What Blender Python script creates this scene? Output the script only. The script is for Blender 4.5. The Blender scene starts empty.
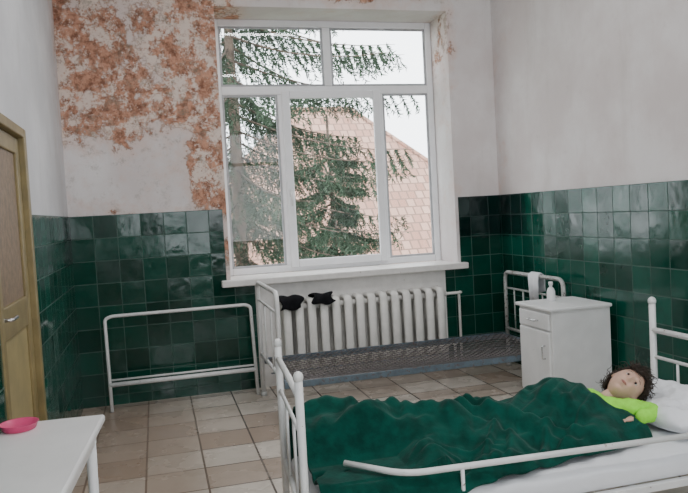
import bpy, bmesh, math, random
from mathutils import Vector, Matrix, noise
random.seed(7)
S=bpy.context.scene; COL=S.collection
# ---------------------------------------------------------------- materials
class NT:
    def __init__(s,name):
        s.m=bpy.data.materials.new(name); s.m.use_nodes=True
        s.t=s.m.node_tree; s.n=s.t.nodes; s.l=s.t.links
        s.b=s.n['Principled BSDF']; s.out=s.n['Material Output']
    def add(s,t,**k):
        n=s.n.new(t)
        for a,b in k.items(): setattr(n,a,b)
        return n
    def link(s,a,b): s.l.new(a,b)
    def setv(s,sock,v):
        if isinstance(v,bpy.types.NodeSocket): s.link(v,sock)
        else: sock.default_value=v
    def math(s,op,a,b=0.0,c=None,clamp=False):
        n=s.add('ShaderNodeMath',operation=op,use_clamp=clamp)
        s.setv(n.inputs[0],a); s.setv(n.inputs[1],b)
        if c is not None: s.setv(n.inputs[2],c)
        return n.outputs[0]
    def mapr(s,v,a,b,c=0.0,d=1.0,smooth=True):
        n=s.add('ShaderNodeMapRange'); n.interpolation_type='SMOOTHSTEP' if smooth else 'LINEAR'
        s.setv(n.inputs[0],v)
        for i,x in enumerate((a,b,c,d)): n.inputs[i+1].default_value=x
        return n.outputs[0]
    def pos(s): return s.add('ShaderNodeNewGeometry').outputs['Position']
    def xyz(s):
        n=s.add('ShaderNodeSeparateXYZ'); s.link(s.pos(),n.inputs[0]); return n.outputs
    def noise(s,scale,detail=4,rough=.5,vec=None,dist=0.0):
        n=s.add('ShaderNodeTexNoise'); n.inputs['Scale'].default_value=scale
        n.inputs['Detail'].default_value=detail; n.inputs['Roughness'].default_value=rough
        n.inputs['Distortion'].default_value=dist
        s.link(vec if vec is not None else s.pos(),n.inputs['Vector']); return n.outputs['Fac']
    def mix(s,f,a,b):
        n=s.add('ShaderNodeMix',data_type='RGBA')
        s.setv(n.inputs[0],f)
        for sock,v in ((n.inputs[6],a),(n.inputs[7],b)):
            if isinstance(v,tuple) : sock.default_value=(v[0],v[1],v[2],1)
            else: s.link(v,sock)
        return n.outputs[2]
    def comb(s,x,y,z=0.0):
        n=s.add('ShaderNodeCombineXYZ'); s.setv(n.inputs[0],x); s.setv(n.inputs[1],y); s.setv(n.inputs[2],z); return n.outputs[0]
    def bump(s,h,strength=.3,dist=.01):
        n=s.add('ShaderNodeBump'); n.inputs['Strength'].default_value=strength; n.inputs['Distance'].default_value=dist
        s.link(h,n.inputs['Height']); s.link(n.outputs[0],s.b.inputs['Normal']); return n
    def col(s,c):
        if isinstance(c,tuple): s.b.inputs['Base Color'].default_value=(c[0],c[1],c[2],1)
        else: s.link(c,s.b.inputs['Base Color'])
    def rough(s,v): s.setv(s.b.inputs['Roughness'],v)

def simple(name,c,rough=.5,metal=0,var=.12,scale=12,bump=0,dirt=None,dirt_amt=.62,sheen=0,spec=None,bd=.005):
    m=NT(name); n=m.noise(scale,5,.6)
    c2=tuple(max(0,x*(1-var*2)) for x in c)
    out=m.mix(m.mapr(n,.3,.7),c2,c)
    if dirt:
        n2=m.noise(scale*2.7,6,.65); out=m.mix(m.mapr(n2,dirt_amt,dirt_amt+.05),out,dirt)
    m.col(out); m.rough(rough); m.b.inputs['Metallic'].default_value=metal
    if sheen:
        m.b.inputs['Sheen Weight'].default_value=sheen
    if spec is not None: m.b.inputs['Specular IOR Level'].default_value=spec
    if bump: m.bump(m.noise(scale*4,4),bump,bd)
    return m.m

def plaster(name,mode):
    m=NT(name); X,Y,Z=m.xyz()
    base=m.mix(m.mapr(m.noise(1.6,5,.6),.35,.7),(.66,.60,.59),(.77,.735,.73))
    if mode=='left': base=m.mix(m.mapr(m.noise(1.6,5,.6),.35,.7),(.61,.605,.625),(.72,.715,.735))
    st=m.noise(1.0,6,.65,vec=m.comb(m.math('MULTIPLY',m.math('ADD',X,Y),5.0),m.math('MULTIPLY',Z,.8)))
    base=m.mix(m.math('MULTIPLY',m.mapr(st,.5,.75),.30),base,(.50,.45,.42))
    base=m.mix(m.math('MULTIPLY',m.mapr(m.noise(18,6,.75),.55,.75),.22),base,(.48,.43,.40))
    n1=m.noise(2.3,8,.68,dist=.3); n2=m.noise(9,8,.72)
    nn=m.math('ADD',m.math('MULTIPLY',n1,.64),m.math('MULTIPLY',n2,.36))
    if mode=='back':
        gx=m.mapr(X,1.2,.55); gz=m.mapr(Z,1.75,2.35,.62,1.0)
        G=m.math('MULTIPLY',gx,gz)
        col_=m.math('MULTIPLY',m.math('MULTIPLY',m.mapr(X,.12,.4),m.mapr(X,1.2,.6)),m.mapr(Z,1.4,2.0,.85,1.08))
        top=m.math('MULTIPLY',m.mapr(Z,3.08,3.3),m.mapr(X,3.1,1.4,.50,.86))
        edge=m.math('MULTIPLY',m.mapr(X,2.85,2.62),m.mapr(Z,1.6,3.1,.35,.72))
        G=m.math('MAXIMUM',m.math('MAXIMUM',m.math('MAXIMUM',G,top),col_),m.math('MULTIPLY',edge,m.mapr(X,2.5,2.6)))
    elif mode=='left':
        G=m.math('MULTIPLY',m.mapr(Y,5.0,5.9),m.mapr(Z,1.6,3,.55,.75))
    else:
        G=m.math('MULTIPLY',m.mapr(Y,5.2,5.9),.45)
    v=m.math('ADD',nn,m.math('MULTIPLY',G,.36))
    halo=m.mapr(v,.64,.83); core=m.mapr(v,.80,.822)
    inner=m.mix(m.mapr(m.noise(15,8,.8),.38,.60),(.20,.085,.05),(.58,.30,.20))
    inner=m.mix(m.mapr(m.noise(5.5,9,.82),.48,.56),inner,(.72,.60,.53))
    c=m.mix(m.math('MULTIPLY',halo,.6),base,(.68,.50,.43))
    c=m.mix(core,c,inner)
    rim=m.math('MULTIPLY',m.mapr(v,.790,.806),m.mapr(v,.826,.812))
    c=m.mix(m.math('MULTIPLY',rim,.5),c,(.26,.15,.10))
    mo=m.math('MULTIPLY',m.mapr(m.noise(8,9,.85),.52,.64),m.math('MULTIPLY',m.mapr(G,.3,1),.75))
    c=m.mix(mo,c,(.24,.20,.155))
    m.col(c); m.rough(.9)
    h=m.math('SUBTRACT',m.math('MULTIPLY',m.noise(40,4),.15),m.math('MULTIPLY',core,.6))
    m.bump(h,.5,.006)
    return m.m

def walltile(name,axis):
    m=NT(name); X,Y,Z=m.xyz(); A=X if axis=='x' else Y
    vec=m.comb(m.math('ADD',A,9.0+(.65 if axis=='x' else -.05)),m.math('ADD',Z,-1.52+9.0))
    b=m.add('ShaderNodeTexBrick'); b.offset=0; b.squash=1; m.link(vec,b.inputs['Vector'])
    b.inputs['Scale'].default_value=1; b.inputs['Mortar Size'].default_value=.0038
    b.inputs['Mortar Smooth'].default_value=.2
    b.inputs['Brick Width'].default_value=.18; b.inputs['Row Height'].default_value=.18
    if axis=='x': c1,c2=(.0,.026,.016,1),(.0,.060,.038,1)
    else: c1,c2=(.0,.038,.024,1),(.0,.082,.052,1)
    b.inputs['Color1'].default_value=c1; b.inputs['Color2'].default_value=c2
    b.inputs['Mortar'].default_value=(.045,.095,.075,1)
    c=b.outputs['Color']
    blot=m.mapr(m.noise(9,7,.7),.4,.7)
    c=m.mix(m.math('MULTIPLY',blot,.35),c,(.0,.02,.012))
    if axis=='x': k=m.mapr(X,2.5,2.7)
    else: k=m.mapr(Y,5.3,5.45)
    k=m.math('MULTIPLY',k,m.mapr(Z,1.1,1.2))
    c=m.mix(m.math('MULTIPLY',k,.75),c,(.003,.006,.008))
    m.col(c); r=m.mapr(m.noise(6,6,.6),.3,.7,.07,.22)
    m.rough(m.math('ADD',r,m.math('MULTIPLY',b.outputs['Fac'],.4)))
    m.b.inputs['Specular IOR Level'].default_value=.42
    h=m.math('SUBTRACT',m.math('MULTIPLY',m.noise(7,2),.9),m.math('MULTIPLY',b.outputs['Fac'],.45))
    h=m.math('ADD',h,m.math('MULTIPLY',m.noise(45,3),.04))
    fx=m.math('FLOOR',m.math('DIVIDE',m.math('ADD',A,9.0+(.65 if axis=='x' else -.05)),.18))
    fz=m.math('FLOOR',m.math('DIVIDE',m.math('ADD',Z,7.48),.18))
    wn=m.add('ShaderNodeTexWhiteNoise'); m.link(m.comb(fx,fz),wn.inputs['Vector'])
    sp=m.add('ShaderNodeSeparateColor'); m.link(wn.outputs['Color'],sp.inputs[0])
    tx=m.math('MULTIPLY',m.math('SUBTRACT',sp.outputs[0],.5),.07); tz=m.math('MULTIPLY',m.math('SUBTRACT',sp.outputs[1],.5),.07)
    bn=m.bump(h,.35,.012)
    add=m.add('ShaderNodeVectorMath',operation='ADD'); m.link(bn.outputs[0],add.inputs[0])
    m.link(m.comb(tx,0.0,tz) if axis=='x' else m.comb(0.0,tx,tz),add.inputs[1])
    nr=m.add('ShaderNodeVectorMath',operation='NORMALIZE'); m.link(add.outputs[0],nr.inputs[0]); m.link(nr.outputs[0],m.b.inputs['Normal'])
    return m.m

def floortile():
    m=NT('floor_tile'); X,Y,Z=m.xyz()
    vec=m.comb(m.math('ADD',X,9.05),m.math('ADD',Y,9.1))
    b=m.add('ShaderNodeTexBrick'); b.offset=0; m.link(vec,b.inputs['Vector'])
    b.inputs['Scale'].default_value=1; b.inputs['Mortar Size'].default_value=.006
    b.inputs['Brick Width'].default_value=.33; b.inputs['Row Height'].default_value=.33
    b.inputs['Color1'].default_value=(.34,.24,.175,1); b.inputs['Color2'].default_value=(.66,.595,.52,1)
    b.inputs['Mortar'].default_value=(.11,.085,.07,1); b.inputs['Bias'].default_value=.2
    c=b.outputs['Color']
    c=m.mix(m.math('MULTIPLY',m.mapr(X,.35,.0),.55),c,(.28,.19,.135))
    c=m.mix(m.math('MULTIPLY',m.mapr(m.noise(5,8,.75),.42,.75),.38),c,(.29,.225,.18))
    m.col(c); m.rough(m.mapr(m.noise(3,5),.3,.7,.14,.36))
    m.bump(m.math('SUBTRACT',m.math('MULTIPLY',m.noise(8,3),.3),b.outputs['Fac']),.3,.004)
    return m.m

def roofmat():
    m=NT('roof_tiles'); X,Y,Z=m.xyz()
    vec=m.comb(X,m.math('MULTIPLY',Z,1.4))
    b=m.add('ShaderNodeTexBrick'); m.link(vec,b.inputs['Vector']); b.inputs['Scale'].default_value=1
    b.inputs['Mortar Size'].default_value=.02; b.inputs['Brick Width'].default_value=.20; b.inputs['Row Height'].default_value=.26
    b.inputs['Color1'].default_value=(.33,.17,.12,1); b.inputs['Color2'].default_value=(.46,.29,.22,1); b.inputs['Mortar'].default_value=(.20,.12,.09,1)
    m.col(b.outputs['Color']); m.rough(.8); return m.m

def glassmat():
    m=NT('window_glass'); tr=m.add('ShaderNodeBsdfTransparent'); gl=m.add('ShaderNodeBsdfGlossy'); gl.inputs['Roughness'].default_value=.02
    mx=m.add('ShaderNodeMixShader'); mx.inputs[0].default_value=.015
    m.link(tr.outputs[0],mx.inputs[1]); m.link(gl.outputs[0],mx.inputs[2]); m.link(mx.outputs[0],m.out.inputs['Surface']); return m.m

M_back=plaster('plaster_peeling','back'); M_left=plaster('plaster_left','left'); M_right=plaster('plaster_right','right')
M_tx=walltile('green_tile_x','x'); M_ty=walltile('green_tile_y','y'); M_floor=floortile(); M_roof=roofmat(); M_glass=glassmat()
M_pvc=simple('white_pvc',(.88,.88,.90),.3,var=.02)
M_sill=simple('sill_paint',(.80,.77,.74),.45,var=.06,dirt=(.40,.33,.27),dirt_amt=.66)
M_rad=simple('radiator_enamel',(.82,.80,.76),.4,var=.06,dirt=(.45,.33,.22),dirt_amt=.70)
M_bed=simple('bed_enamel',(.80,.80,.79),.35,var=.05,scale=15,dirt=(.22,.14,.1),dirt_amt=.66)
M_bedold=simple('old_bed_enamel',(.50,.50,.48),.4,var=.12,scale=15,dirt=(.10,.07,.05),dirt_amt=.56)
M_bedblue=simple('blue_rail_paint',(.13,.18,.22),.4,var=.2,scale=15,dirt=(.12,.07,.05),dirt_amt=.56)
M_wire=simple('spring_wire',(.22,.20,.20),.4,.5,.2,20)
M_cab=simple('cabinet_paint',(.80,.80,.795),.4,var=.04,scale=6,dirt=(.4,.3,.22),dirt_amt=.70)
M_chrome=simple('metal',(.6,.6,.6),.25,1,.05)
M_black=simple('black_cloth',(.01,.01,.012),.9,var=.2,bump=.4,spec=.1)
M_table=simple('table_top_white',(.82,.81,.80),.35,var=.04,scale=4)
M_pink=simple('pink_plastic',(.75,.08,.22),.35,var=.05)
M_olive=simple('door_frame_paint',(.27,.205,.085),.4,var=.15,scale=8)
M_dpan=simple('door_panel_brown',(.25,.165,.095),.5,var=.2,scale=25,bump=.3)
M_dlow=simple('door_panel_ochre',(.40,.32,.15),.35,var=.12,scale=6)
M_sheet=simple('white_sheet',(.82,.83,.86),.9,var=.04,scale=5,bump=.1)
M_blank=simple('green_fleece',(.0,.070,.050),.9,var=.25,scale=14,bump=.35,sheen=.08,spec=.12,bd=.006)
M_skin=simple('skin',(.64,.40,.30),.55,var=.05,scale=30); M_skin.node_tree.nodes['Principled BSDF'].inputs['Subsurface Weight'].default_value=.05
M_lips=simple('lips',(.45,.17,.14),.45); M_eye=simple('eye_white',(.60,.58,.56),.2,var=.01); M_iris=simple('iris',(.02,.01,.008),.15)
M_hair=simple('brown_hair',(.06,.036,.024),.55,var=.3,scale=40)
M_neon=simple('neon_green_shirt',(.34,.92,.06),.85,var=.1,scale=18,bump=.3)
M_needle=simple('spruce_needles',(.06,.105,.06),.8,var=.35,scale=3)
M_bark=simple('bark',(.16,.12,.09),.9,var=.3,bump=.5)
M_wallout=simple('house_render',(.5,.47,.42),.9); M_grass=simple('grass',(.08,.16,.05),.9,scale=1.5,var=.3)
M_ceil=simple('ceiling_paint',(.76,.75,.74),.9,scale=2,var=.05)
M_white=simple('white_plastic',(.82,.82,.82),.3,var=.02)

# ---------------------------------------------------------------- mesh builder
class MB:
    def __init__(s): s.v=[]; s.f=[]; s.mi=[]
    def addf(s,vs,fs,mi=0):
        o=len(s.v); s.v+= [tuple(p) for p in vs]; s.f+=[tuple(i+o for i in f) for f in fs]; s.mi+=[mi]*len(fs)
    def box(s,x0,x1,y0,y1,z0,z1,mi=0):
        s.addf([(x0,y0,z0),(x1,y0,z0),(x1,y1,z0),(x0,y1,z0),(x0,y0,z1),(x1,y0,z1),(x1,y1,z1),(x0,y1,z1)],
          [(0,3,2,1),(4,5,6,7),(0,1,5,4),(1,2,6,5),(2,3,7,6),(3,0,4,7)],mi); return s
    def tube(s,pts,r,n=8,closed=False,mi=0,cap=True):
        P=[Vector(p) for p in pts]; N=len(P)
        rs=r if isinstance(r,(list,tuple)) else [r]*N
        vs=[];fs=[]; up=None
        for i in range(N):
            if closed: t=(P[(i+1)%N]-P[i-1])
            else: t=(P[min(i+1,N-1)]-P[max(i-1,0)])
            t.normalize()
            if up is None:
                a=Vector((0,0,1)) if abs(t.z)<.9 else Vector((1,0,0)); up=(a-t*a.dot(t)).normalized()
            else: up=(up-t*up.dot(t)).normalized()
            w=t.cross(up)
            for k in range(n):
                a=2*math.pi*k/n; vs.append(P[i]+(up*math.cos(a)+w*math.sin(a))*rs[i])
        for i in range(N if closed else N-1):
            j=(i+1)%N
            for k in range(n): fs.append((i*n+k,i*n+(k+1)%n,j*n+(k+1)%n,j*n+k))
        if not closed and cap: fs.append(tuple(reversed(range(n)))); fs.append(tuple(range((N-1)*n,N*n)))
        s.addf(vs,fs,mi); return s
    def ell(s,c,r,mi=0,nu=16,nv=10,M=None):
        vs=[];fs=[]; c=Vector(c)
        for j in range(nv+1):
            ph=math.pi*j/nv
            for i in range(nu):
                th=2*math.pi*i/nu
                p=Vector((r[0]*math.sin(ph)*math.cos(th),r[1]*math.sin(ph)*math.sin(th),r[2]*math.cos(ph)))
                if M: p=M@p
                vs.append(c+p)
        for j in range(nv):
            for i in range(nu): fs.append((j*nu+i,(j+1)*nu+i,(j+1)*nu+(i+1)%nu,j*nu+(i+1)%nu))
        s.addf(vs,fs,mi); return s
    def lathe(s,c,prof,n=24,mi=0):
        vs=[];fs=[]
        for r,z in prof:
            for k in range(n):
                a=2*math.pi*k/n; vs.append((c[0]+r*math.cos(a),c[1]+r*math.sin(a),c[2]+z))
        for i in range(len(prof)-1):
            for k in range(n): fs.append((i*n+k,i*n+(k+1)%n,(i+1)*n+(k+1)%n,(i+1)*n+k))
        s.addf(vs,fs,mi); return s
    def build(s,name,mats,parent=None,smooth=False,bevel=0,fixn=True):
        me=bpy.data.meshes.new(name); me.from_pydata(s.v,[],s.f)
        if not isinstance(mats,(list,tuple)): mats=[mats]
        for m in mats: me.materials.append(m)
        me.polygons.foreach_set('material_index',s.mi)
        if smooth: me.polygons.foreach_set('use_smooth',[True]*len(me.polygons))
        me.update()
        if fixn and len(s.f)<20000:
            bm=bmesh.new(); bm.from_mesh(me); bmesh.ops.recalc_face_normals(bm,faces=bm.faces); bm.to_mesh(me); bm.free()
        o=bpy.data.objects.new(name,me); COL.objects.link(o)
        if bevel:
            b=o.modifiers.new('bevel','BEVEL'); b.width=bevel; b.segments=2; b.limit_method='ANGLE'
        if parent:
            o.parent=parent; o.matrix_parent_inverse=Matrix.Translation(-parent.location)
        return o
def empty(name,loc):
    e=bpy.data.objects.new(name,None); e.location=loc; e.empty_display_size=.1; COL.objects.link(e); return e
def fillet(pts,r,n=5):
    P=[Vector(p) for p in pts]; out=[P[0]]
    for i in range(1,len(P)-1):
        a=(P[i-1]-P[i]); b=(P[i+1]-P[i]); d=min(r,a.length*.45,b.length*.45)
        A=P[i]+a.normalized()*d; B=P[i]+b.normalized()*d
        for k in range(n+1):
            t=k/n; out.append(A*(1-t)**2+P[i]*2*t*(1-t)+B*t*t)
    out.append(P[-1]); return out

# ---------------------------------------------------------------- room shell
XL,XR,YB,YR,H=-.65,3.07,5.86,-1.8,3.75
WX0,WX1,WZ0,WZ1=.58,2.63,.90,3.18
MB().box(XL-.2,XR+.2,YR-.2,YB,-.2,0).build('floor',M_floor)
MB().box(XL-.2,XR+.2,YR-.2,YB+.5,H,H+.15).build('ceiling',M_ceil)
w=MB()
w.box(XL-.2,WX0,YB,YB+.5,-.2,H); w.box(WX1,XR+.2,YB,YB+.5,-.2,H)
w.box(WX0,WX1,YB,YB+.5,-.2,WZ0); w.box(WX0,WX1,YB,YB+.5,WZ1,H)
wb=w.build('wall_back',M_back)
t=MB(); T=.012
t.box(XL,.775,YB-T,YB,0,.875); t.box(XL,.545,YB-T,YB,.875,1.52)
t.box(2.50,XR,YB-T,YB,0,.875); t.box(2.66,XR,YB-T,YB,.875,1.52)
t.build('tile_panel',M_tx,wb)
MB().box(.775,2.50,YB-.006,YB,0,.875).build('radiator_plaster',M_sill,wb)
DY0,DY1,DZ=3.12,4.06,1.97
w=MB(); w.box(XL-.2,XL,YR-.2,DY0,0,H); w.box(XL-.2,XL,DY1,YB,0,H); w.box(XL-.2,XL,DY0,DY1,DZ,H)
wl=w.build('wall_left',M_left)
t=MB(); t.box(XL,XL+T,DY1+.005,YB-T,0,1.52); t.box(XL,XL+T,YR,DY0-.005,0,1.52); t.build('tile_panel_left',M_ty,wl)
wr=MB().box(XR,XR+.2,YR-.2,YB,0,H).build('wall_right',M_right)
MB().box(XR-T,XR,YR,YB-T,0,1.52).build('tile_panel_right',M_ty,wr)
w=MB(); RX0,RX1,RZ0,RZ1=-.2,2.7,.9,3.2
w.box(XL,RX0,YR-.2,YR,0,H); w.box(RX1,XR,YR-.2,YR,0,H); w.box(RX0,RX1,YR-.2,YR,0,RZ0); w.box(RX0,RX1,YR-.2,YR,RZ1,H)
w.build('wall_rear',M_right)
w=MB()
for x in (RX0,(RX0+RX1)/2-.03,RX1-.06): w.box(x,x+.06,YR-.16,YR-.1,RZ0,RZ1)
for z in (RZ0,2.5,RZ1-.06): w.box(RX0,RX1,YR-.15,YR-.11,z,z+.06)
w.build('window_2',M_pvc,bevel=.005)

# ---------------------------------------------------------------- window
win=empty('window_1',(1.6,6.27,2.0))
fy0,fy1=6.235,6.305; zb=.93; TR=2.52
f=MB()
f.box(WX0,WX0+.06,fy0,fy1,zb,WZ1); f.box(WX1-.06,WX1,fy0,fy1,zb,WZ1)
f.box(WX0+.06,WX1-.06,fy0,fy1,zb,zb+.06); f.box(WX0+.06,WX1-.06,fy0,fy1,WZ1-.06,WZ1)
f.box(WX0+.06,WX1-.06,fy0,fy1,TR,TR+.075)
f.box(1.575,1.645,fy0,fy1,TR+.075,WZ1-.06)
f.box(1.13,1.195,fy0,fy1,zb+.06,TR); f.box(2.055,2.12,fy0,fy1,zb+.06,TR)
f.build('frame',M_pvc,win,bevel=.008)
f=MB()
def sash(x0,x1,z0,z1,wd,ya,yb):
    f.box(x0,x0+wd,ya,yb,z0,z1); f.box(x1-wd,x1,ya,yb,z0,z1); f.box(x0+wd,x1-wd,ya,yb,z0,z0+wd); f.box(x0+wd,x1-wd,ya,yb,z1-wd,z1)
sash(1.165,2.085,zb+.035,TR+.03,.07,6.205,6.233)
f.build('sash',M_pvc,win,bevel=.008)
f=MB()
for a in ((WX0+.06,1.13,zb+.06,TR),(2.12,WX1-.06,zb+.06,TR),(WX0+.06,1.575,TR+.075,WZ1-.06),(1.645,WX1-.06,TR+.075,WZ1-.06)):
    sash(a[0],a[1],a[2],a[3],.018,6.245,6.262)
f.build('glazing_bead',simple('bead_grey',(.45,.46,.48),.5),win)
MB().box(WX0+.05,WX1-.05,6.272,6.278,zb+.05,WZ1-.05).build('glass',M_glass,win)
h=MB(); h.box(1.185,1.215,6.192,6.205,1.60,1.67); h.tube(fillet([(1.2,6.205,1.635),(1.2,6.165,1.635),(1.2,6.165,1.52)],.012),.009); h.build('handle',M_white,win,smooth=True)
MB().box(.50,2.70,5.775,YB,.875,.93).box(WX0,WX1,YB,6.234,.901,.93).build('trim_1',M_sill,bevel=.008)

# ---------------------------------------------------------------- door
dr=empty('door_1',(XL,3.6,1))
f=MB(); x0,x1=XL-.12,XL+.02
f.box(x0,x1,DY1-.06,DY1,0,DZ); f.box(x0,x1,DY0,DY0+.06,0,DZ); f.box(x0,x1,DY0+.06,DY1-.06,DZ-.05,DZ)
f.build('frame',M_olive,dr,bevel=.006)
f=MB(); a,b=DY0+.065,DY1-.065; lx0,lx1=XL-.05,XL-.01
f.box(lx0,lx1,a,a+.09,.01,DZ-.055); f.box(lx0,lx1,b-.09,b,.01,DZ-.055)
for z0,z1 in ((.01,.16),(.95,1.10),(DZ-.14,DZ-.055)): f.box(lx0,lx1,a+.09,b-.09,z0,z1)
f.build('leaf',M_olive,dr,bevel=.006)
MB().box(lx0+.012,lx1-.014,a+.09,b-.09,1.10,DZ-.14).build('upper_panel',M_dpan,dr)
MB().box(lx0+.012,lx1-.014,a+.09,b-.09,.16,.95).build('lower_panel',M_dlow,dr)
h=MB(); h.box(lx1,lx1+.012,a+.02,a+.065,.93,1.15); h.tube(fillet([(lx1+.01,a+.04,1.06),(lx1+.05,a+.04,1.06),(lx1+.05,a+.15,1.06)],.015),.009)
h.build('handle',M_chrome,dr,bevel=.003)

# ---------------------------------------------------------------- radiator
rad=empty('radiator',(1.68,5.73,.45))
n=14; rx0,rx1=.95,2.42; pitch=(rx1-rx0)/n
for i in range(n):
    cx=rx0+pitch*(i+.5); m=MB()
    loop=[(0,5.665,.20),(0,5.665,.69),(0,5.69,.72),(0,5.80,.72),(0,5.82,.69),(0,5.82,.20),(0,5.80,.17),(0,5.69,.17)]
    L=[]; N=len(loop)
    for k in range(N):
        p,q=Vector(loop[k]),Vector(loop[(k+1)%N])
        for s_ in (0,.5): L.append(p.lerp(q,s_))
    m.tube(L,.021,8,closed=True)
    m.v=[(v[0]*1.75+cx,v[1],v[2]) for v in m.v]
    m.box(cx-.012,cx+.012,5.68,5.81,.19,.70)
    m.build('section_%d'%(i+1),M_rad,rad,smooth=True,bevel=0)
m=MB(); m.tube([(rx0-.03,5.74,.67),(rx1+.03,5.74,.67)],.025); m.tube([(rx0-.03,5.74,.22),(rx1+.03,5.74,.22)],.025)
m.tube(fillet([(rx1+.02,5.74,.67),(2.60,5.74,.67),(2.60,5.80,.67),(2.60,5.80,0)],.04),.013)
m.tube(fillet([(rx1+.02,5.74,.22),(2.54,5.74,.22),(2.54,5.80,.22),(2.54,5.80,0)],.04),.013)
m.build('pipes',M_rad,rad,smooth=True)

def sock(name,cx,wd,ln,seed):
    random.seed(seed); m=MB(); nu=12; vs=[];fs=[]
    prof=[(5.80,.735),(5.80,.745),(5.79,.754),(5.74,.758),(5.68,.757),(5.645,.752),(5.625,.725),(5.622,.72-ln*.5),(5.62,.72-ln)]
    for j,(y,z) in enumerate(prof):
        for i in range(nu+1):
            u=i/nu-.5; wv=wd*(1+.25*math.sin(j*1.3+seed))
            vs.append((cx+u*wv+.012*math.sin(j+seed),y-.006*math.cos(u*18+j*.4),z+.008*math.cos(u*9+j)+.012*abs(u)*2*(j>6)))
    for j in range(len(prof)-1):
        for i in range(nu): a=j*(nu+1)+i; fs.append((a,a+1,a+nu+2,a+nu+1))
    m.addf(vs,fs); o=m.build(name,M_black,smooth=True)
    so=o.modifiers.new('s','SOLIDIFY'); so.thickness=.014; so.offset=1; sb=o.modifiers.new('ss','SUBSURF'); sb.levels=1; sb.render_levels=1
sock('black_sock',1.03,.20,.06,2); sock('black_sock.001',1.31,.18,.035,5)

# ---------------------------------------------------------------- bed end leaning on wall
e=MB()
def P(x,z): return (x,5.63+(z/.72)*.17,z)
e.tube(fillet([P(-.41,.0),P(-.43,.70),P(-.38,.72),P(.68,.72),P(.72,.70),P(.72,.0)],.05),.014)
e.tube([P(-.42,.20),P(.72,.20)],.018)
e.tube([P(-.42,.235),P(.72,.235)],.008)
e.build('bed_end_frame',M_bed,smooth=True)

# ---------------------------------------------------------------- empty spring bed
b2=empty('spring_bed',(1.85,5.1,.3))
X0,X1,Y0,Y1=.76,2.95,4.67,5.58
def bed_end(parent,nm,x,ya,yb,zt,zbar,mat,sp=5,round_=True,r=.017,zb_=.34,skew=0):
    m=MB()
    if round_: m.tube(fillet([(x,ya,0),(x,ya,zt),(x,yb,zt),(x,yb,0)],.07),r,10)
    else:
        for y in (ya,yb):
            m.tube([(x,y,0),(x,y,zt)],r,10); m.ell((x,y,zt),(r*1.25,r*1.25,r*1.4))
        m.tube([(x,ya,zbar),(x,yb,zbar)],r*.9)
    m.tube([(x,ya,zb_),(x,yb,zb_)],r*.8)
    top=zt if round_ else zbar
    m.tube([(x,ya,top-.14),(x,yb,top-.14)],r*.55)
    for k in range(sp):
        y=ya+(yb-ya)*(k+1)/(sp+1); m.tube([(x,y,zb_),(x,y,top-.14)],r*.42,6)
    for y in (ya,yb): m.tube([(x,y,0),(x,y,.03)],r*1.5)
    if skew: m.v=[(v[0]+skew*(v[1]-ya)/(yb-ya),v[1],v[2]) for v in m.v]
    m.build(nm,mat,parent,smooth=True)
bed_end(b2,'foot_end',X0,Y0,Y1,.92,.9,M_bed,2,True)
bed_end(b2,'head_end',X1,Y0,Y1,.84,.8,M_bedold,5,True)
m=MB()
for y in (Y0,Y1): m.box(X0+.02,X1-.02,y-.004,y+.004,.26,.305); m.box(X0+.02,X1-.02,min(y,y+(.03 if y==Y0 else -.03)),max(y,y+(.03 if y==Y0 else -.03)),.26,.266)
for x in (X0+.03,X1-.05): m.box(x,x+.02,Y0,Y1,.27,.30)
m.build('rails',M_bedblue,b2,bevel=.002)
m=MB()
xa,xb,ya,yb=X0+.04,X1-.05,Y0+.01,Y1-.01; Wd=yb-ya
k=xa-Wd
while k<xb:
    for sgn in (1,-1):
        p0=(k,ya) if sgn>0 else (k,yb); p1=(k+Wd,yb) if sgn>0 else (k+Wd,ya)
        t0=max(0,(xa-k)/Wd); t1=min(1,(xb-k)/Wd)
        if t1>t0:
            pts=[]
            for q in range(7):
                tt=t0+(t1-t0)*q/6; px=k+Wd*tt; py=p0[1]+(p1[1]-p0[1])*tt
                sg=.05*(1-((py-(ya+yb)/2)/(Wd/2))**2)*min(1,(px-xa)/.2,(xb-px)/.2)
                pts.append((px,py,.296+.004*sgn-sg))
            m.tube(pts,.0036,4,cap=False)
    k+=.06
m.build('spring_mesh',M_wire,b2)
m=MB()
for y in (ya+.2,ya+.45,ya+.7): m.box(xa,xb,y-.015,y+.015,.215,.22)
m.build('support_straps',M_bedblue,b2)

# ---------------------------------------------------------------- bedside cabinet
cb=empty('bedside_cabinet',(2.75,4.4,.35))
cx0,cx1,cy0,cy1=2.53,3.00,4.17,4.62
m=MB(); m.box(cx0+.012,cx1,cy0+.01,cy1-.01,.06,.69); m.build('body',M_cab,cb,bevel=.006)
MB().box(cx0-.012,cx1+.005,cy0-.012,cy1+.012,.69,.715).build('top',M_cab,cb,bevel=.008)
m=MB(); m.box(cx0-.004,cx0+.012,cy0+.03,cy1-.03,.56,.67); m.box(cx0-.004,cx0+.012,cy0+.03,cy1-.03,.09,.545); m.build('drawer_and_door',M_cab,cb,bevel=.005)
m=MB(); m.tube(fillet([(cx0-.004,4.33,.615),(cx0-.028,4.33,.615),(cx0-.028,4.44,.615),(cx0-.004,4.44,.615)],.01),.005)
m.tube(fillet([(cx0-.004,4.25,.36),(cx0-.028,4.25,.36),(cx0-.028,4.25,.45),(cx0-.004,4.25,.45)],.01),.005); m.build('handles',M_chrome,cb,smooth=True)
m=MB()
for x in (cx0+.04,cx1-.04):
    for y in (cy0+.04,cy1-.04): m.box(x-.02,x+.02,y-.02,y+.02,0,.06)
m.build('feet',M_cab,cb)
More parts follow.
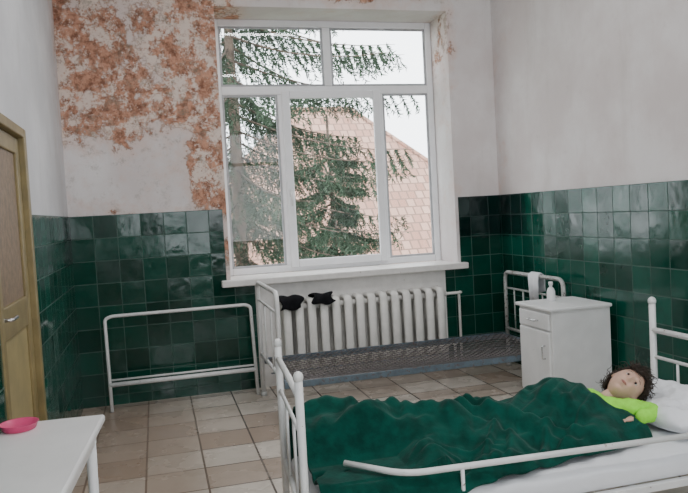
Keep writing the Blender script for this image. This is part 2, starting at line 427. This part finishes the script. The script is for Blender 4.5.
MB().lathe((2.74,4.50,.715),[(0,0),(.026,0),(.03,.01),(.03,.07),(.02,.095),(.011,.1),(.011,.115),(.016,.115),(.016,.14),(0,.142)],20).build('lotion_bottle',M_white,smooth=True)
m=MB(); vs=[];fs=[]
pr=[(2.92,.66),(2.922,.80),(2.928,.85),(2.95,.866),(2.972,.85),(2.98,.80),(2.98,.72)]
for j,(x,z) in enumerate(pr):
    for i in range(11):
        u=i/10; vs.append((x+.006*math.sin(u*14)*(1 if j<2 else 0),4.98+u*.14*(1+.15*math.sin(j)),z-(.03*u if j in(0,6) else 0)))
for j in range(6):
    for i in range(10): a=j*11+i; fs.append((a,a+1,a+12,a+11))
m.addf(vs,fs); o=m.build('white_towel',M_sheet,smooth=True); so=o.modifiers.new('s','SOLIDIFY'); so.thickness=.006

# ---------------------------------------------------------------- table (set slightly askew to the wall)
tb=empty('table',(-.43,2.1,.4))
ang=math.radians(-4.0); PV=Vector((-.222,2.69))
def rot(m):
    out=[]
    for x,y,z in m.v:
        dx,dy=x-PV.x,y-PV.y; out.append((PV.x+dx*math.cos(ang)-dy*math.sin(ang),PV.y+dx*math.sin(ang)+dy*math.cos(ang),z))
    m.v=out; return m
rot(MB().box(-.552,-.222,1.62,2.69,.722,.75)).build('top',M_table,tb,bevel=.008)
rot(MB().box(-.525,-.252,1.66,2.65,.66,.722)).build('apron',M_table,tb)
m=MB()
for x in (-.52,-.268):
    for y in (1.68,2.62): m.tube([(x,y,0),(x,y,.70)],[.014,.019],10)
rot(m).build('legs',M_white,tb,smooth=True)
MB().lathe((-.50,2.62,.75),[(0,0),(.05,0),(.055,.003),(.062,.022),(.065,.024),(.061,.023),(.05,.006),(0,.005)],28).build('pink_bowl',M_pink,smooth=True)

# ---------------------------------------------------------------- child's bed
cbz=empty('hospital_bed',(1.45,2.75,.3))
BX0,BX1,BY0,BY1=.45,2.47,2.40,3.09
bed_end(cbz,'foot_end',BX0,BY0,BY1,.87,.80,M_bed,2,False,.0155,skew=.045)
bed_end(cbz,'head_end',BX1,BY0,BY1,.89,.74,M_bed,3,False,.017)
m=MB()
for y in (BY0,BY1): m.box(BX0+.018+(.045 if y==BY1 else 0),BX1-.018,y-.015,y+.015,.235,.265)
for x in (BX0+.07,1.1,1.8,BX1-.05): m.box(x,x+.03,BY0,BY1,.24,.262)
m.build('rails',M_bed,cbz,bevel=.003)
m=MB()
m.tube(fillet([(.645,2.575,.475),(.83,2.40,.465),(2.45,2.375,.44)],.08),.0125,10)
for x in (1.05,): m.tube([(x,2.385,.25),(x,2.385,.455)],.008)
m.build('guard_rail',M_bed,cbz,smooth=True)
def softbox(name,x0,x1,y0,y1,z0,z1,mat,parent,amp=.006,nx=60,ny=24,r=.03):
    m=MB(); vs=[];fs=[]; prof=[]
    for k in range(7): a=math.pi/2*k/6; prof.append((y0+r-r*math.cos(a),z1-r+r*math.sin(a)))
    for k in range(1,ny): prof.append((y0+r+(y1-y0-2*r)*k/ny,z1))
    for k in range(7): a=math.pi/2*k/6; prof.append((y1-r+r*math.sin(a),z1-r+r*math.cos(a)))
    for k in range(7): a=math.pi/2*k/6; prof.append((y1-r+r*math.cos(a),z0+r-r*math.sin(a)))
    for k in range(7): a=math.pi/2*k/6; prof.append((y0+r-r*math.sin(a),z0+r-r*math.cos(a)))
    n=len(prof); cy=(y0+y1)/2; cz=(z0+z1)/2
    xs=[x0]+[x0+r*(1-math.cos(math.pi/2*k/5)) for k in range(1,6)]+[x0+r+(x1-x0-2*r)*k/nx for k in range(1,nx)]+[x1-r*(1-math.cos(math.pi/2*k/5)) for k in range(5,-1,-1)]
    for x in xs:
        d=min(x-x0,x1-x); sh=r*(1-math.sqrt(max(0,1-(1-min(1,d/r))**2))) if d<r else 0
        for (y,z) in prof:
            fy=(abs(y-cy)-sh)/abs(y-cy) if abs(y-cy)>1e-6 else 1; fz=(abs(z-cz)-sh)/abs(z-cz) if abs(z-cz)>1e-6 else 1
            yy=cy+(y-cy)*max(fy,0); zz=cz+(z-cz)*max(fz,0)
            q=noise.noise(Vector((x*4,yy*9,zz*9)))*amp+noise.noise(Vector((x*14+yy*6,yy*14,zz*9)))*amp*.6
            if z<cz: q=0
            vs.append((x,yy,zz+q))
    for i in range(len(xs)-1):
        for k in range(n): fs.append((i*n+k,i*n+(k+1)%n,(i+1)*n+(k+1)%n,(i+1)*n+k))
    fs.append(tuple(range(n))); fs.append(tuple(range((len(xs)-1)*n,len(xs)*n)))
    m.addf(vs,fs); return m.build(name,mat,parent,smooth=True)
softbox('mattress',BX0+.065,BX1-.03,BY0+.0,BY1-.01,.266,.362,M_sheet,cbz,.012)
pl=MB(); vs=[];fs=[]; NU,NV=44,56
for side in (1,-1):
    for j in range(NV+1):
        for i in range(NU+1):
            u=i/NU*2-1; v=j/NV*2-1
            th=(max(0,(1-abs(u)**3.2))*max(0,(1-abs(v)**3.2)))**.5
            px=2.275+u*.172*(1-.08*v*v); py=2.765+v*.29*(1-.06*u*u)
            z=.436+.05*max(0,u)*1.0+side*.066*th
            if side>0:
                z-=.048*math.exp(-(((px-2.17)/.09)**2+((py-2.86)/.11)**2)); z+=.024*noise.noise(Vector((px*14,py*9,1)))*th+.012*noise.noise(Vector((px*40,py*25,4)))*th
            vs.append((px,py,z))
for s_ in range(2):
    o=s_*(NU+1)*(NV+1)
    for j in range(NV):
        for i in range(NU): a=o+j*(NU+1)+i; fs.append((a,a+1,a+NU+2,a+NU+1))
pl.addf(vs,fs); po=pl.build('pillow',M_sheet,smooth=True)
bm=bmesh.new(); bm.from_mesh(po.data); bmesh.ops.remove_doubles(bm,verts=bm.verts,dist=.0004); bmesh.ops.recalc_face_normals(bm,faces=bm.faces); bm.to_mesh(po.data); bm.free()

# blanket
def lerp_tab(tab,x):
    if x<=tab[0][0]: return tab[0][1]
    for (a,b),(c,d) in zip(tab,tab[1:]):
        if x<=c:
            t=(x-a)/(c-a); t=t*t*(3-2*t); return b+(d-b)*t
    return tab[-1][1]
Ht=[(.5,.12),(.62,.15),(.76,.205),(.95,.165),(1.13,.13),(1.38,.145),(1.72,.165),(1.88,.155),(1.97,.135),(2.1,.125)]
Yn=[(.5,2.42),(.7,2.385),(1.1,2.385),(1.5,2.46),(1.85,2.52),(2.1,2.58)]
def fold(x,y,s,a,st,seed,wd=2.6):
    X_=x*math.cos(a)+y*math.sin(a); Y_=-x*math.sin(a)+y*math.cos(a)
    wx=.25*noise.noise(Vector((x*1.7,y*1.7,seed)))
    q=Vector((X_*s/st+seed,(Y_+wx)*s,seed*1.7))
    r=1-min(1,abs(noise.noise(q))*wd)
    return r*r*(3-2*r)
def blanket_z(x,y):
    Hh=lerp_tab(Ht,x); yc=2.87-.05*math.sin((x-.5)*3)
    wn=.24 if y<yc else .15
    d=(y-yc)/wn
    b=Hh*math.exp(-abs(d)**2.4*.9)
    f=.050*fold(x,y,3.6,.6,3.2,1.3,3.2)+.044*fold(x,y,5.6,-.55,3.4,5.1,3.2)+.030*fold(x,y,8.5,.95,3.4,8.7,2.9)+.012*fold(x,y,13,.1,3.0,3.3,2.6)
    k=.85+.4*min(1,max(0,(1.4-x))); k*=1-.45*min(1,max(0,(x-1.75)/.2))
    z=.374+b+f*k
    if x<1.0 and y<2.72:   # pressed down beneath the guard rail
        w=min(1,(1.0-x)/.12)*min(1,(2.72-y)/.08); z=z*(1-w)+min(z,.445)*w
    if y<2.45: z=min(z,.438)
    return z
m=MB(); vs=[];fs=[]; nx,ny=320,170
for i in range(nx+1):
    u=i/nx
    for j in range(ny+1):
        v=j/ny
        s1=min(1,max(0,(v-.25)/.3)); s1=s1*s1*(3-2*s1)
        xr=2.04-.115*s1+.012*math.sin(v*9)+.006*math.sin(v*25)
        x=.518+u*(xr-.518)
        y0=lerp_tab(Yn,x)+.010*math.sin(x*17)+.006*math.sin(x*41); y=y0+(3.105-y0)*v
        z=blanket_z(x,y)
        if y<2.41: z-= (2.41-y)*2.2*(1 if x<1.2 else 0)
        ef=min(1,(y-y0)/.05); z=.372+(z-.372)*(.25+.75*ef)
        if y>3.06: z-=(y-3.06)*3.5
        er=min(1,(xr-x)/.04); z-=.010*(1-er)
        vs.append((x,y,z))
for i in range(nx):
    for j in range(ny): a=i*(ny+1)+j; fs.append((a,a+ny+1,a+ny+2,a+1))
m.addf(vs,fs); o=m.build('green_blanket',M_blank,smooth=True,fixn=False)
so=o.modifiers.new('s','SOLIDIFY'); so.thickness=.008; so.offset=0

# ---------------------------------------------------------------- child
ch=empty('child',(1.9,2.87,.46))
def skin(name,nodes,edges,mat,root=0,sub=2):
    me=bpy.data.meshes.new(name); me.from_pydata([n[0] for n in nodes],edges,[]); o=bpy.data.objects.new(name,me); COL.objects.link(o)
    sk=o.modifiers.new('skin','SKIN'); sk.use_smooth_shade=True
    for i,n in enumerate(nodes):
        r=n[1]; me.skin_vertices[0].data[i].radius=(r,r) if not isinstance(r,tuple) else r
    me.skin_vertices[0].data[root].use_root=True
    ss=o.modifiers.new('ss','SUBSURF'); ss.levels=sub; ss.render_levels=sub
    me.materials.append(mat); o.parent=ch; o.matrix_parent_inverse=Matrix.Translation(-ch.location); return o
sb_=skin('shirt_body',[((1.50,2.86,.43),.055),((1.70,2.87,.435),.058),((1.86,2.875,.445),.068),((1.955,2.88,.460),.068),((2.01,2.875,.480),.045),
   ((1.960,2.785,.47),.051),((2.060,2.725,.468),.047),((2.15,2.700,.455),.040),((2.085,2.655,.452),.035),((2.015,2.645,.450),.028),
   ((1.945,2.970,.478),.053),((1.86,3.0,.445),.036),((1.74,2.99,.425),.030)],
   [(0,1),(1,2),(2,3),(3,4),(3,5),(5,6),(6,7),(7,8),(8,9),(3,10),(10,11),(11,12)],M_neon,sub=3)
tx=bpy.data.textures.new('cloth_wrinkle','CLOUDS'); tx.noise_scale=.045
dm=sb_.modifiers.new('wr','DISPLACE'); dm.texture=tx; dm.strength=.022; dm.mid_level=.5; dm.texture_coords='GLOBAL'
skin('legs',[((1.50,2.86,.43),.05),((1.42,2.80,.425),.042),((1.12,2.80,.415),.032),((.86,2.83,.41),.024),((.80,2.82,.45),.020),
   ((1.42,2.91,.425),.042),((1.12,2.89,.415),.032),((.86,2.88,.41),.024),((.80,2.89,.45),.020)],
   [(0,1),(1,2),(2,3),(3,4),(0,5),(5,6),(6,7),(7,8)],M_neon,sub=1)
def hand(name,wx,wy,wz,dx,dy):
    d=Vector((dx,dy,0)).normalized(); s_=Vector((-d.y,d.x,0)); W=Vector((wx,wy,wz))
    nodes=[(tuple(W),.013),(tuple(W+d*.026),(.018,.010))]; ed=[(0,1)]
    for k,(off,ln) in enumerate(((-.015,.026),(-.005,.031),(.005,.029),(.014,.022))):
        b=len(nodes); p=W+d*.040+s_*off
        nodes+=[(tuple(p),.0056),(tuple(p+d*ln*.5+Vector((0,0,.002))),.0050),(tuple(p+d*ln*.9+Vector((0,0,-.007))),.0043)]
        ed+=[(1,b),(b,b+1),(b+1,b+2)]
    b=len(nodes); nodes+=[(tuple(W+d*.016-s_*.018),.0064),(tuple(W+d*.034-s_*.026),.0052)]; ed+=[(0,b),(b,b+1)]
    skin(name,nodes,ed,M_skin,sub=1)
hand('hand_near',2.005,2.645,.450,-1,.15); hand('hand_far',1.74,2.99,.422,-1,0)
# head
zc=Vector((.90,.10,.20)).normalized(); fwd=Vector((-.34,-.72,.54)); fwd=(fwd-zc*fwd.dot(zc)).normalized(); yax=-fwd; xax=yax.cross(zc)
R3=Matrix((xax,yax,zc)).transposed(); HC=Vector((2.122,2.858,.538)); K=1.0
def L(p): return HC+R3@(Vector(p)*K)
skin('neck',[((1.99,2.875,.480),.037),(tuple(L((0,.018,-.085))),.030),(tuple(L((0,.012,-.04))),.029)],[(0,1),(1,2)],M_skin,sub=1)
def G2(x,z,cx,cz,sx,sz): return math.exp(-(((x-cx)/sx)**2+((z-cz)/sz)**2))
bm=bmesh.new(); bmesh.ops.create_icosphere(bm,subdivisions=6,radius=1)
for v in bm.verts:
    x,y,z=v.co; lo=max(0,-z)
    X=.071*x*(1-.32*lo**1.7); Yv=.086*y*(1-.06*lo); Zv=.100*z
    if y<0:
        Yv*=.93; ax=abs(x)
        Yv-=.013*G2(x,z,0,-.22,.12,.11)+.008*G2(x,z,0,-.05,.09,.18)+.004*G2(ax,z,.10,-.27,.07,.06)
        Yv+=.009*G2(ax,z,.36,.00,.18,.11)
        Yv-=.004*G2(ax,z,.34,.22,.28,.09)
        Yv-=.007*G2(ax,z,.44,-.32,.2,.2)
        Yv-=.006*G2(x,z,0,-.53,.24,.09); Yv+=.004*G2(x,z,0,-.68,.22,.05)
        Yv-=.010*G2(x,z,0,-.86,.3,.13)
    v.co=L((X,Yv,Zv))
for f in bm.faces: f.smooth=True
me=bpy.data.meshes.new('head'); bm.to_mesh(me); bm.free(); me.materials.append(M_skin)
ho=bpy.data.objects.new('head',me); COL.objects.link(ho); ho.parent=ch; ho.matrix_parent_inverse=Matrix.Translation(-ch.location)
RK=R3*1.0
m=MB()
for sx in (-1,1): m.ell(L((sx*.026,-.0640,.000)),(.0110*K,.0075*K,.0054*K),0,M=RK)
m.build('eyes',M_eye,ch,smooth=True)
m=MB()
for sx in (-1,1): m.ell(L((sx*.026,-.0695,.000)),(.0056*K,.0025*K,.0052*K),0,M=RK)
m.build('irises',M_iris,ch,smooth=True)
m=MB()
for sx in (-1,1):
    m.tube([L((sx*.012,-.0745,.0175)),L((sx*.021,-.0765,.021)),L((sx*.032,-.0735,.0215)),L((sx*.042,-.0655,.017))],[.0010,.0019,.0017,.0008],6)
    m.tube([L((sx*.014,-.0695,.003)),L((sx*.026,-.0715,.0064)),L((sx*.038,-.064,.002))],[.0007,.0013,.0007],5)
m.build('brows_and_lashes',M_hair,ch,smooth=True)
m=MB(); m.tube([L((-.017,-.0700,-.050)),L((-.006,-.0775,-.0485)),L((0,-.0775,-.0495)),L((.006,-.0775,-.0485)),L((.017,-.0700,-.050))],[.0008,.0026,.0022,.0026,.0008],8)
m.tube([L((-.015,-.0700,-.051)),L((0,-.0765,-.0555)),L((.015,-.0700,-.051))],[.0008,.0032,.0008],8); m.build('lips',M_lips,ch,smooth=True)
m=MB()
for sx in (-1,1): m.ell(L((sx*.071,.008,-.006)),(.006,.012,.021),0,M=RK)
m.build('ears',M_skin,ch,smooth=True)
random.seed(3); m=MB()
bmh=bmesh.new(); bmesh.ops.create_icosphere(bmh,subdivisions=4,radius=1)
def hairy(x,y,z): return (y>-.15 and z>-.55 and not (y<.12 and z<.05)) or z>.46+.10*math.sin(x*5) or (y>.1 and z>-.7)
keep={}
for v in bmh.verts:
    x,y,z=v.co
    if hairy(x,y,z):
        q=1.06+.07*noise.noise(Vector((x*5,y*5,z*5))); keep[v.index]=len(keep); m.v.append(tuple(L((.071*x*q,.086*y*q,.1*z*q))))
for f in bmh.faces:
    ids=[v.index for v in f.verts]
    if all(i in keep for i in ids): m.f.append(tuple(keep[i] for i in ids)); m.mi.append(0)
bmh.free()
cnt=0
while cnt<1900:
    d=Vector((random.gauss(0,1),random.gauss(0,1),random.gauss(0,1))).normalized()
    if not hairy(*d): continue
    cnt+=1; base=Vector((.071*d.x,.086*d.y,.1*d.z))*1.05
    tan=(Vector((0,.8,.9))+Vector((random.gauss(0,1),random.gauss(0,1),random.gauss(0,1)))*.7); tan=(tan-d*tan.dot(d)).normalized()
    dr_=(tan+d*random.uniform(.05,.6)).normalized(); ln=random.uniform(.035,.095); rr=random.uniform(.004,.008)
    a=dr_.cross(d).normalized(); b=dr_.cross(a); ph=random.uniform(0,6); fr=random.uniform(7,12)
    pts=[]
    for k in range(11):
        t_=k/10; pts.append(L(base+dr_*ln*t_-d*.010*t_*t_+(a*math.cos(ph+t_*fr)+b*math.sin(ph+t_*fr))*rr))
    pts=[Vector((p.x,p.y,max(p.z,.470))) for p in pts]
    m.tube(pts,[.0017]*8+[.0014,.001,.0005],3)
m.build('hair',M_hair,ch,smooth=True,fixn=False)

# ---------------------------------------------------------------- exterior
MB().box(-30,40,6.6,60,-3.3,-3).build('ground_outside',M_grass)
hs=empty('neighbour_house',(4,18,0))
rf=MB(); e0,e1=-.6,9.0; rl,rr_=3.6,5.2
rf.addf([(e0,14,.2),(e1,14,.2),(e1,22,.2),(e0,22,.2),(rl,18,4.15),(rr_,18,4.15)],[(0,1,5,4),(1,2,5),(2,3,4,5),(3,0,4),(0,3,2,1)])
rf.build('roof',M_roof,hs)
MB().box(e0+.5,e1-.5,14.5,21.5,-3,.19).build('walls',M_wallout,hs)
MB().tube([(rl,18,4.16),(rr_,18,4.16)],.07).tube([(rl,18,4.16),(e0,14,.2)],.06).tube([(rr_,18,4.16),(e1,14,.2)],.06).build('ridge_tiles',M_roof,hs,smooth=True)

def spruce(name,x,y,z0,z1,R,seed,step=.1,dens=1.0,tr=.1,taper=.55):
    rnd=random.Random(seed); e=empty(name,(x,y,z0)); t=MB(); t.tube([(x,y,-3),(x+.03,y,z1*.5),(x,y,z1+.6)],[tr,tr*.7,.02],10)
    vs=[];fs=[]; z=z0; ang=0
    while z<z1:
        ang+=2.4+rnd.uniform(-.3,.3); Lb=R*(1-taper*(z-z0)/(z1-z0))*rnd.uniform(.7,1.1)
        d=Vector((math.cos(ang),math.sin(ang),0)); sd=Vector((-d.y,d.x,0)); B=Vector((x,y,z))
        def pt(u): return B+d*Lb*u+Vector((0,0,-.50*Lb*u+.25*Lb*u*u))
        if (B+d*Lb).y<7.2: z+=step*.6; continue
        t.tube([pt(k/5) for k in range(6)],[.018,.015,.012,.009,.006,.003],5)
        nt=int(15*dens)
        for k in range(nt):
            u=.08+.92*k/nt
            for s_ in (-1,1,0):
                if rnd.random()<.12: continue
                tl=(.14+.30*(1-u))*rnd.uniform(.7,1.3)*min(1.4,Lb/1.3); p=pt(u)
                td=(d*.5+sd*s_*.5+Vector((0,0,-.6-rnd.random()*.6))).normalized()
                nn=int(10+tl*40)
                for q in range(nn):
                    c=p+td*tl*q/nn+Vector((0,0,-.05*(q/nn)**2))
                    r=Vector((rnd.gauss(0,1),rnd.gauss(0,1),rnd.gauss(0,1))); r=(r-td*r.dot(td)*.4).normalized()
                    nd=(td*.6+r*.8).normalized()*rnd.uniform(.05,.085); wv=nd.cross(Vector((rnd.random(),rnd.random(),rnd.random()+.1))).normalized()*.011
                    o=len(vs); vs+=[tuple(c-wv),tuple(c+wv),tuple(c+nd)]; fs.append((o,o+1,o+2))
        z+=step*rnd.uniform(.7,1.3)
    t.build('trunk',M_bark,e,smooth=True); g=MB(); g.addf(vs,fs); g.build('needles',M_needle,e,fixn=False)
spruce('spruce_tree',1.15,10.0,-2.2,5.6,3.1,11,.068,1.2,.12,.25)
spruce('spruce_tree.001',2.75,10.9,-2.2,2.4,1.9,5,.085,1.1,.06,.6)

# ---------------------------------------------------------------- light
W=bpy.data.worlds.new('World'); S.world=W; W.use_nodes=True
bg=W.node_tree.nodes['Background']; bg.inputs[0].default_value=(.91,.96,1,1); bg.inputs[1].default_value=6.0
def portal(name,loc,rot,sx,sy):
    l=bpy.data.lights.new(name,'AREA'); l.shape='RECTANGLE'; l.size=sx; l.size_y=sy
    l.cycles.is_portal=True; o=bpy.data.objects.new(name,l); o.location=loc; o.rotation_euler=rot; COL.objects.link(o)
portal('portal_1',(1.6,6.40,2.05),(math.radians(-90),0,0),2.05,2.25)
portal('portal_2',(1.25,-1.97,2.05),(math.radians(90),0,0),2.9,2.3)
for i,(x,y) in enumerate(((1.2,1.4),(1.2,3.9))):  # two unseen ceiling fixtures, added as fill to lift the interior brightness
    fx=empty('added_fill_lamp' if i==0 else 'added_fill_lamp.001',(x,y,H-.06))
    MB().box(x-.62,x+.62,y-.09,y+.09,H-.06,H).build('added_lamp_housing',M_white,fx,bevel=.01)
    l=bpy.data.lights.new('added_fill_light','AREA'); l.shape='RECTANGLE'; l.size=1.2; l.size_y=.14; l.energy=32; l.color=(.98,.99,1)
    o=bpy.data.objects.new('added_fill_light',l); o.location=(x,y,H-.075); COL.objects.link(o); o.parent=fx; o.matrix_parent_inverse=Matrix.Translation(-fx.location)

# ---------------------------------------------------------------- camera
cam=bpy.data.cameras.new('camera'); co=bpy.data.objects.new('camera',cam); COL.objects.link(co); S.camera=co
cam.sensor_width=36; cam.lens=700/688*36; cam.clip_start=.05; cam.clip_end=200
yaw=math.radians(15); pit=math.radians(2.8); rol=math.radians(3.15)
F=Vector((math.sin(yaw),math.cos(yaw),0)); Rr=Vector((math.cos(yaw),-math.sin(yaw),0)); Z=Vector((0,0,1))
ft=F*math.cos(pit)-Z*math.sin(pit); ut=F*math.sin(pit)+Z*math.cos(pit)
cr=Rr*math.cos(rol)-ut*math.sin(rol); cu=ut*math.cos(rol)+Rr*math.sin(rol)
mw=Matrix((cr,cu,-ft)).transposed().to_4x4(); mw.translation=Vector((0,0,1.44)); co.matrix_world=mw
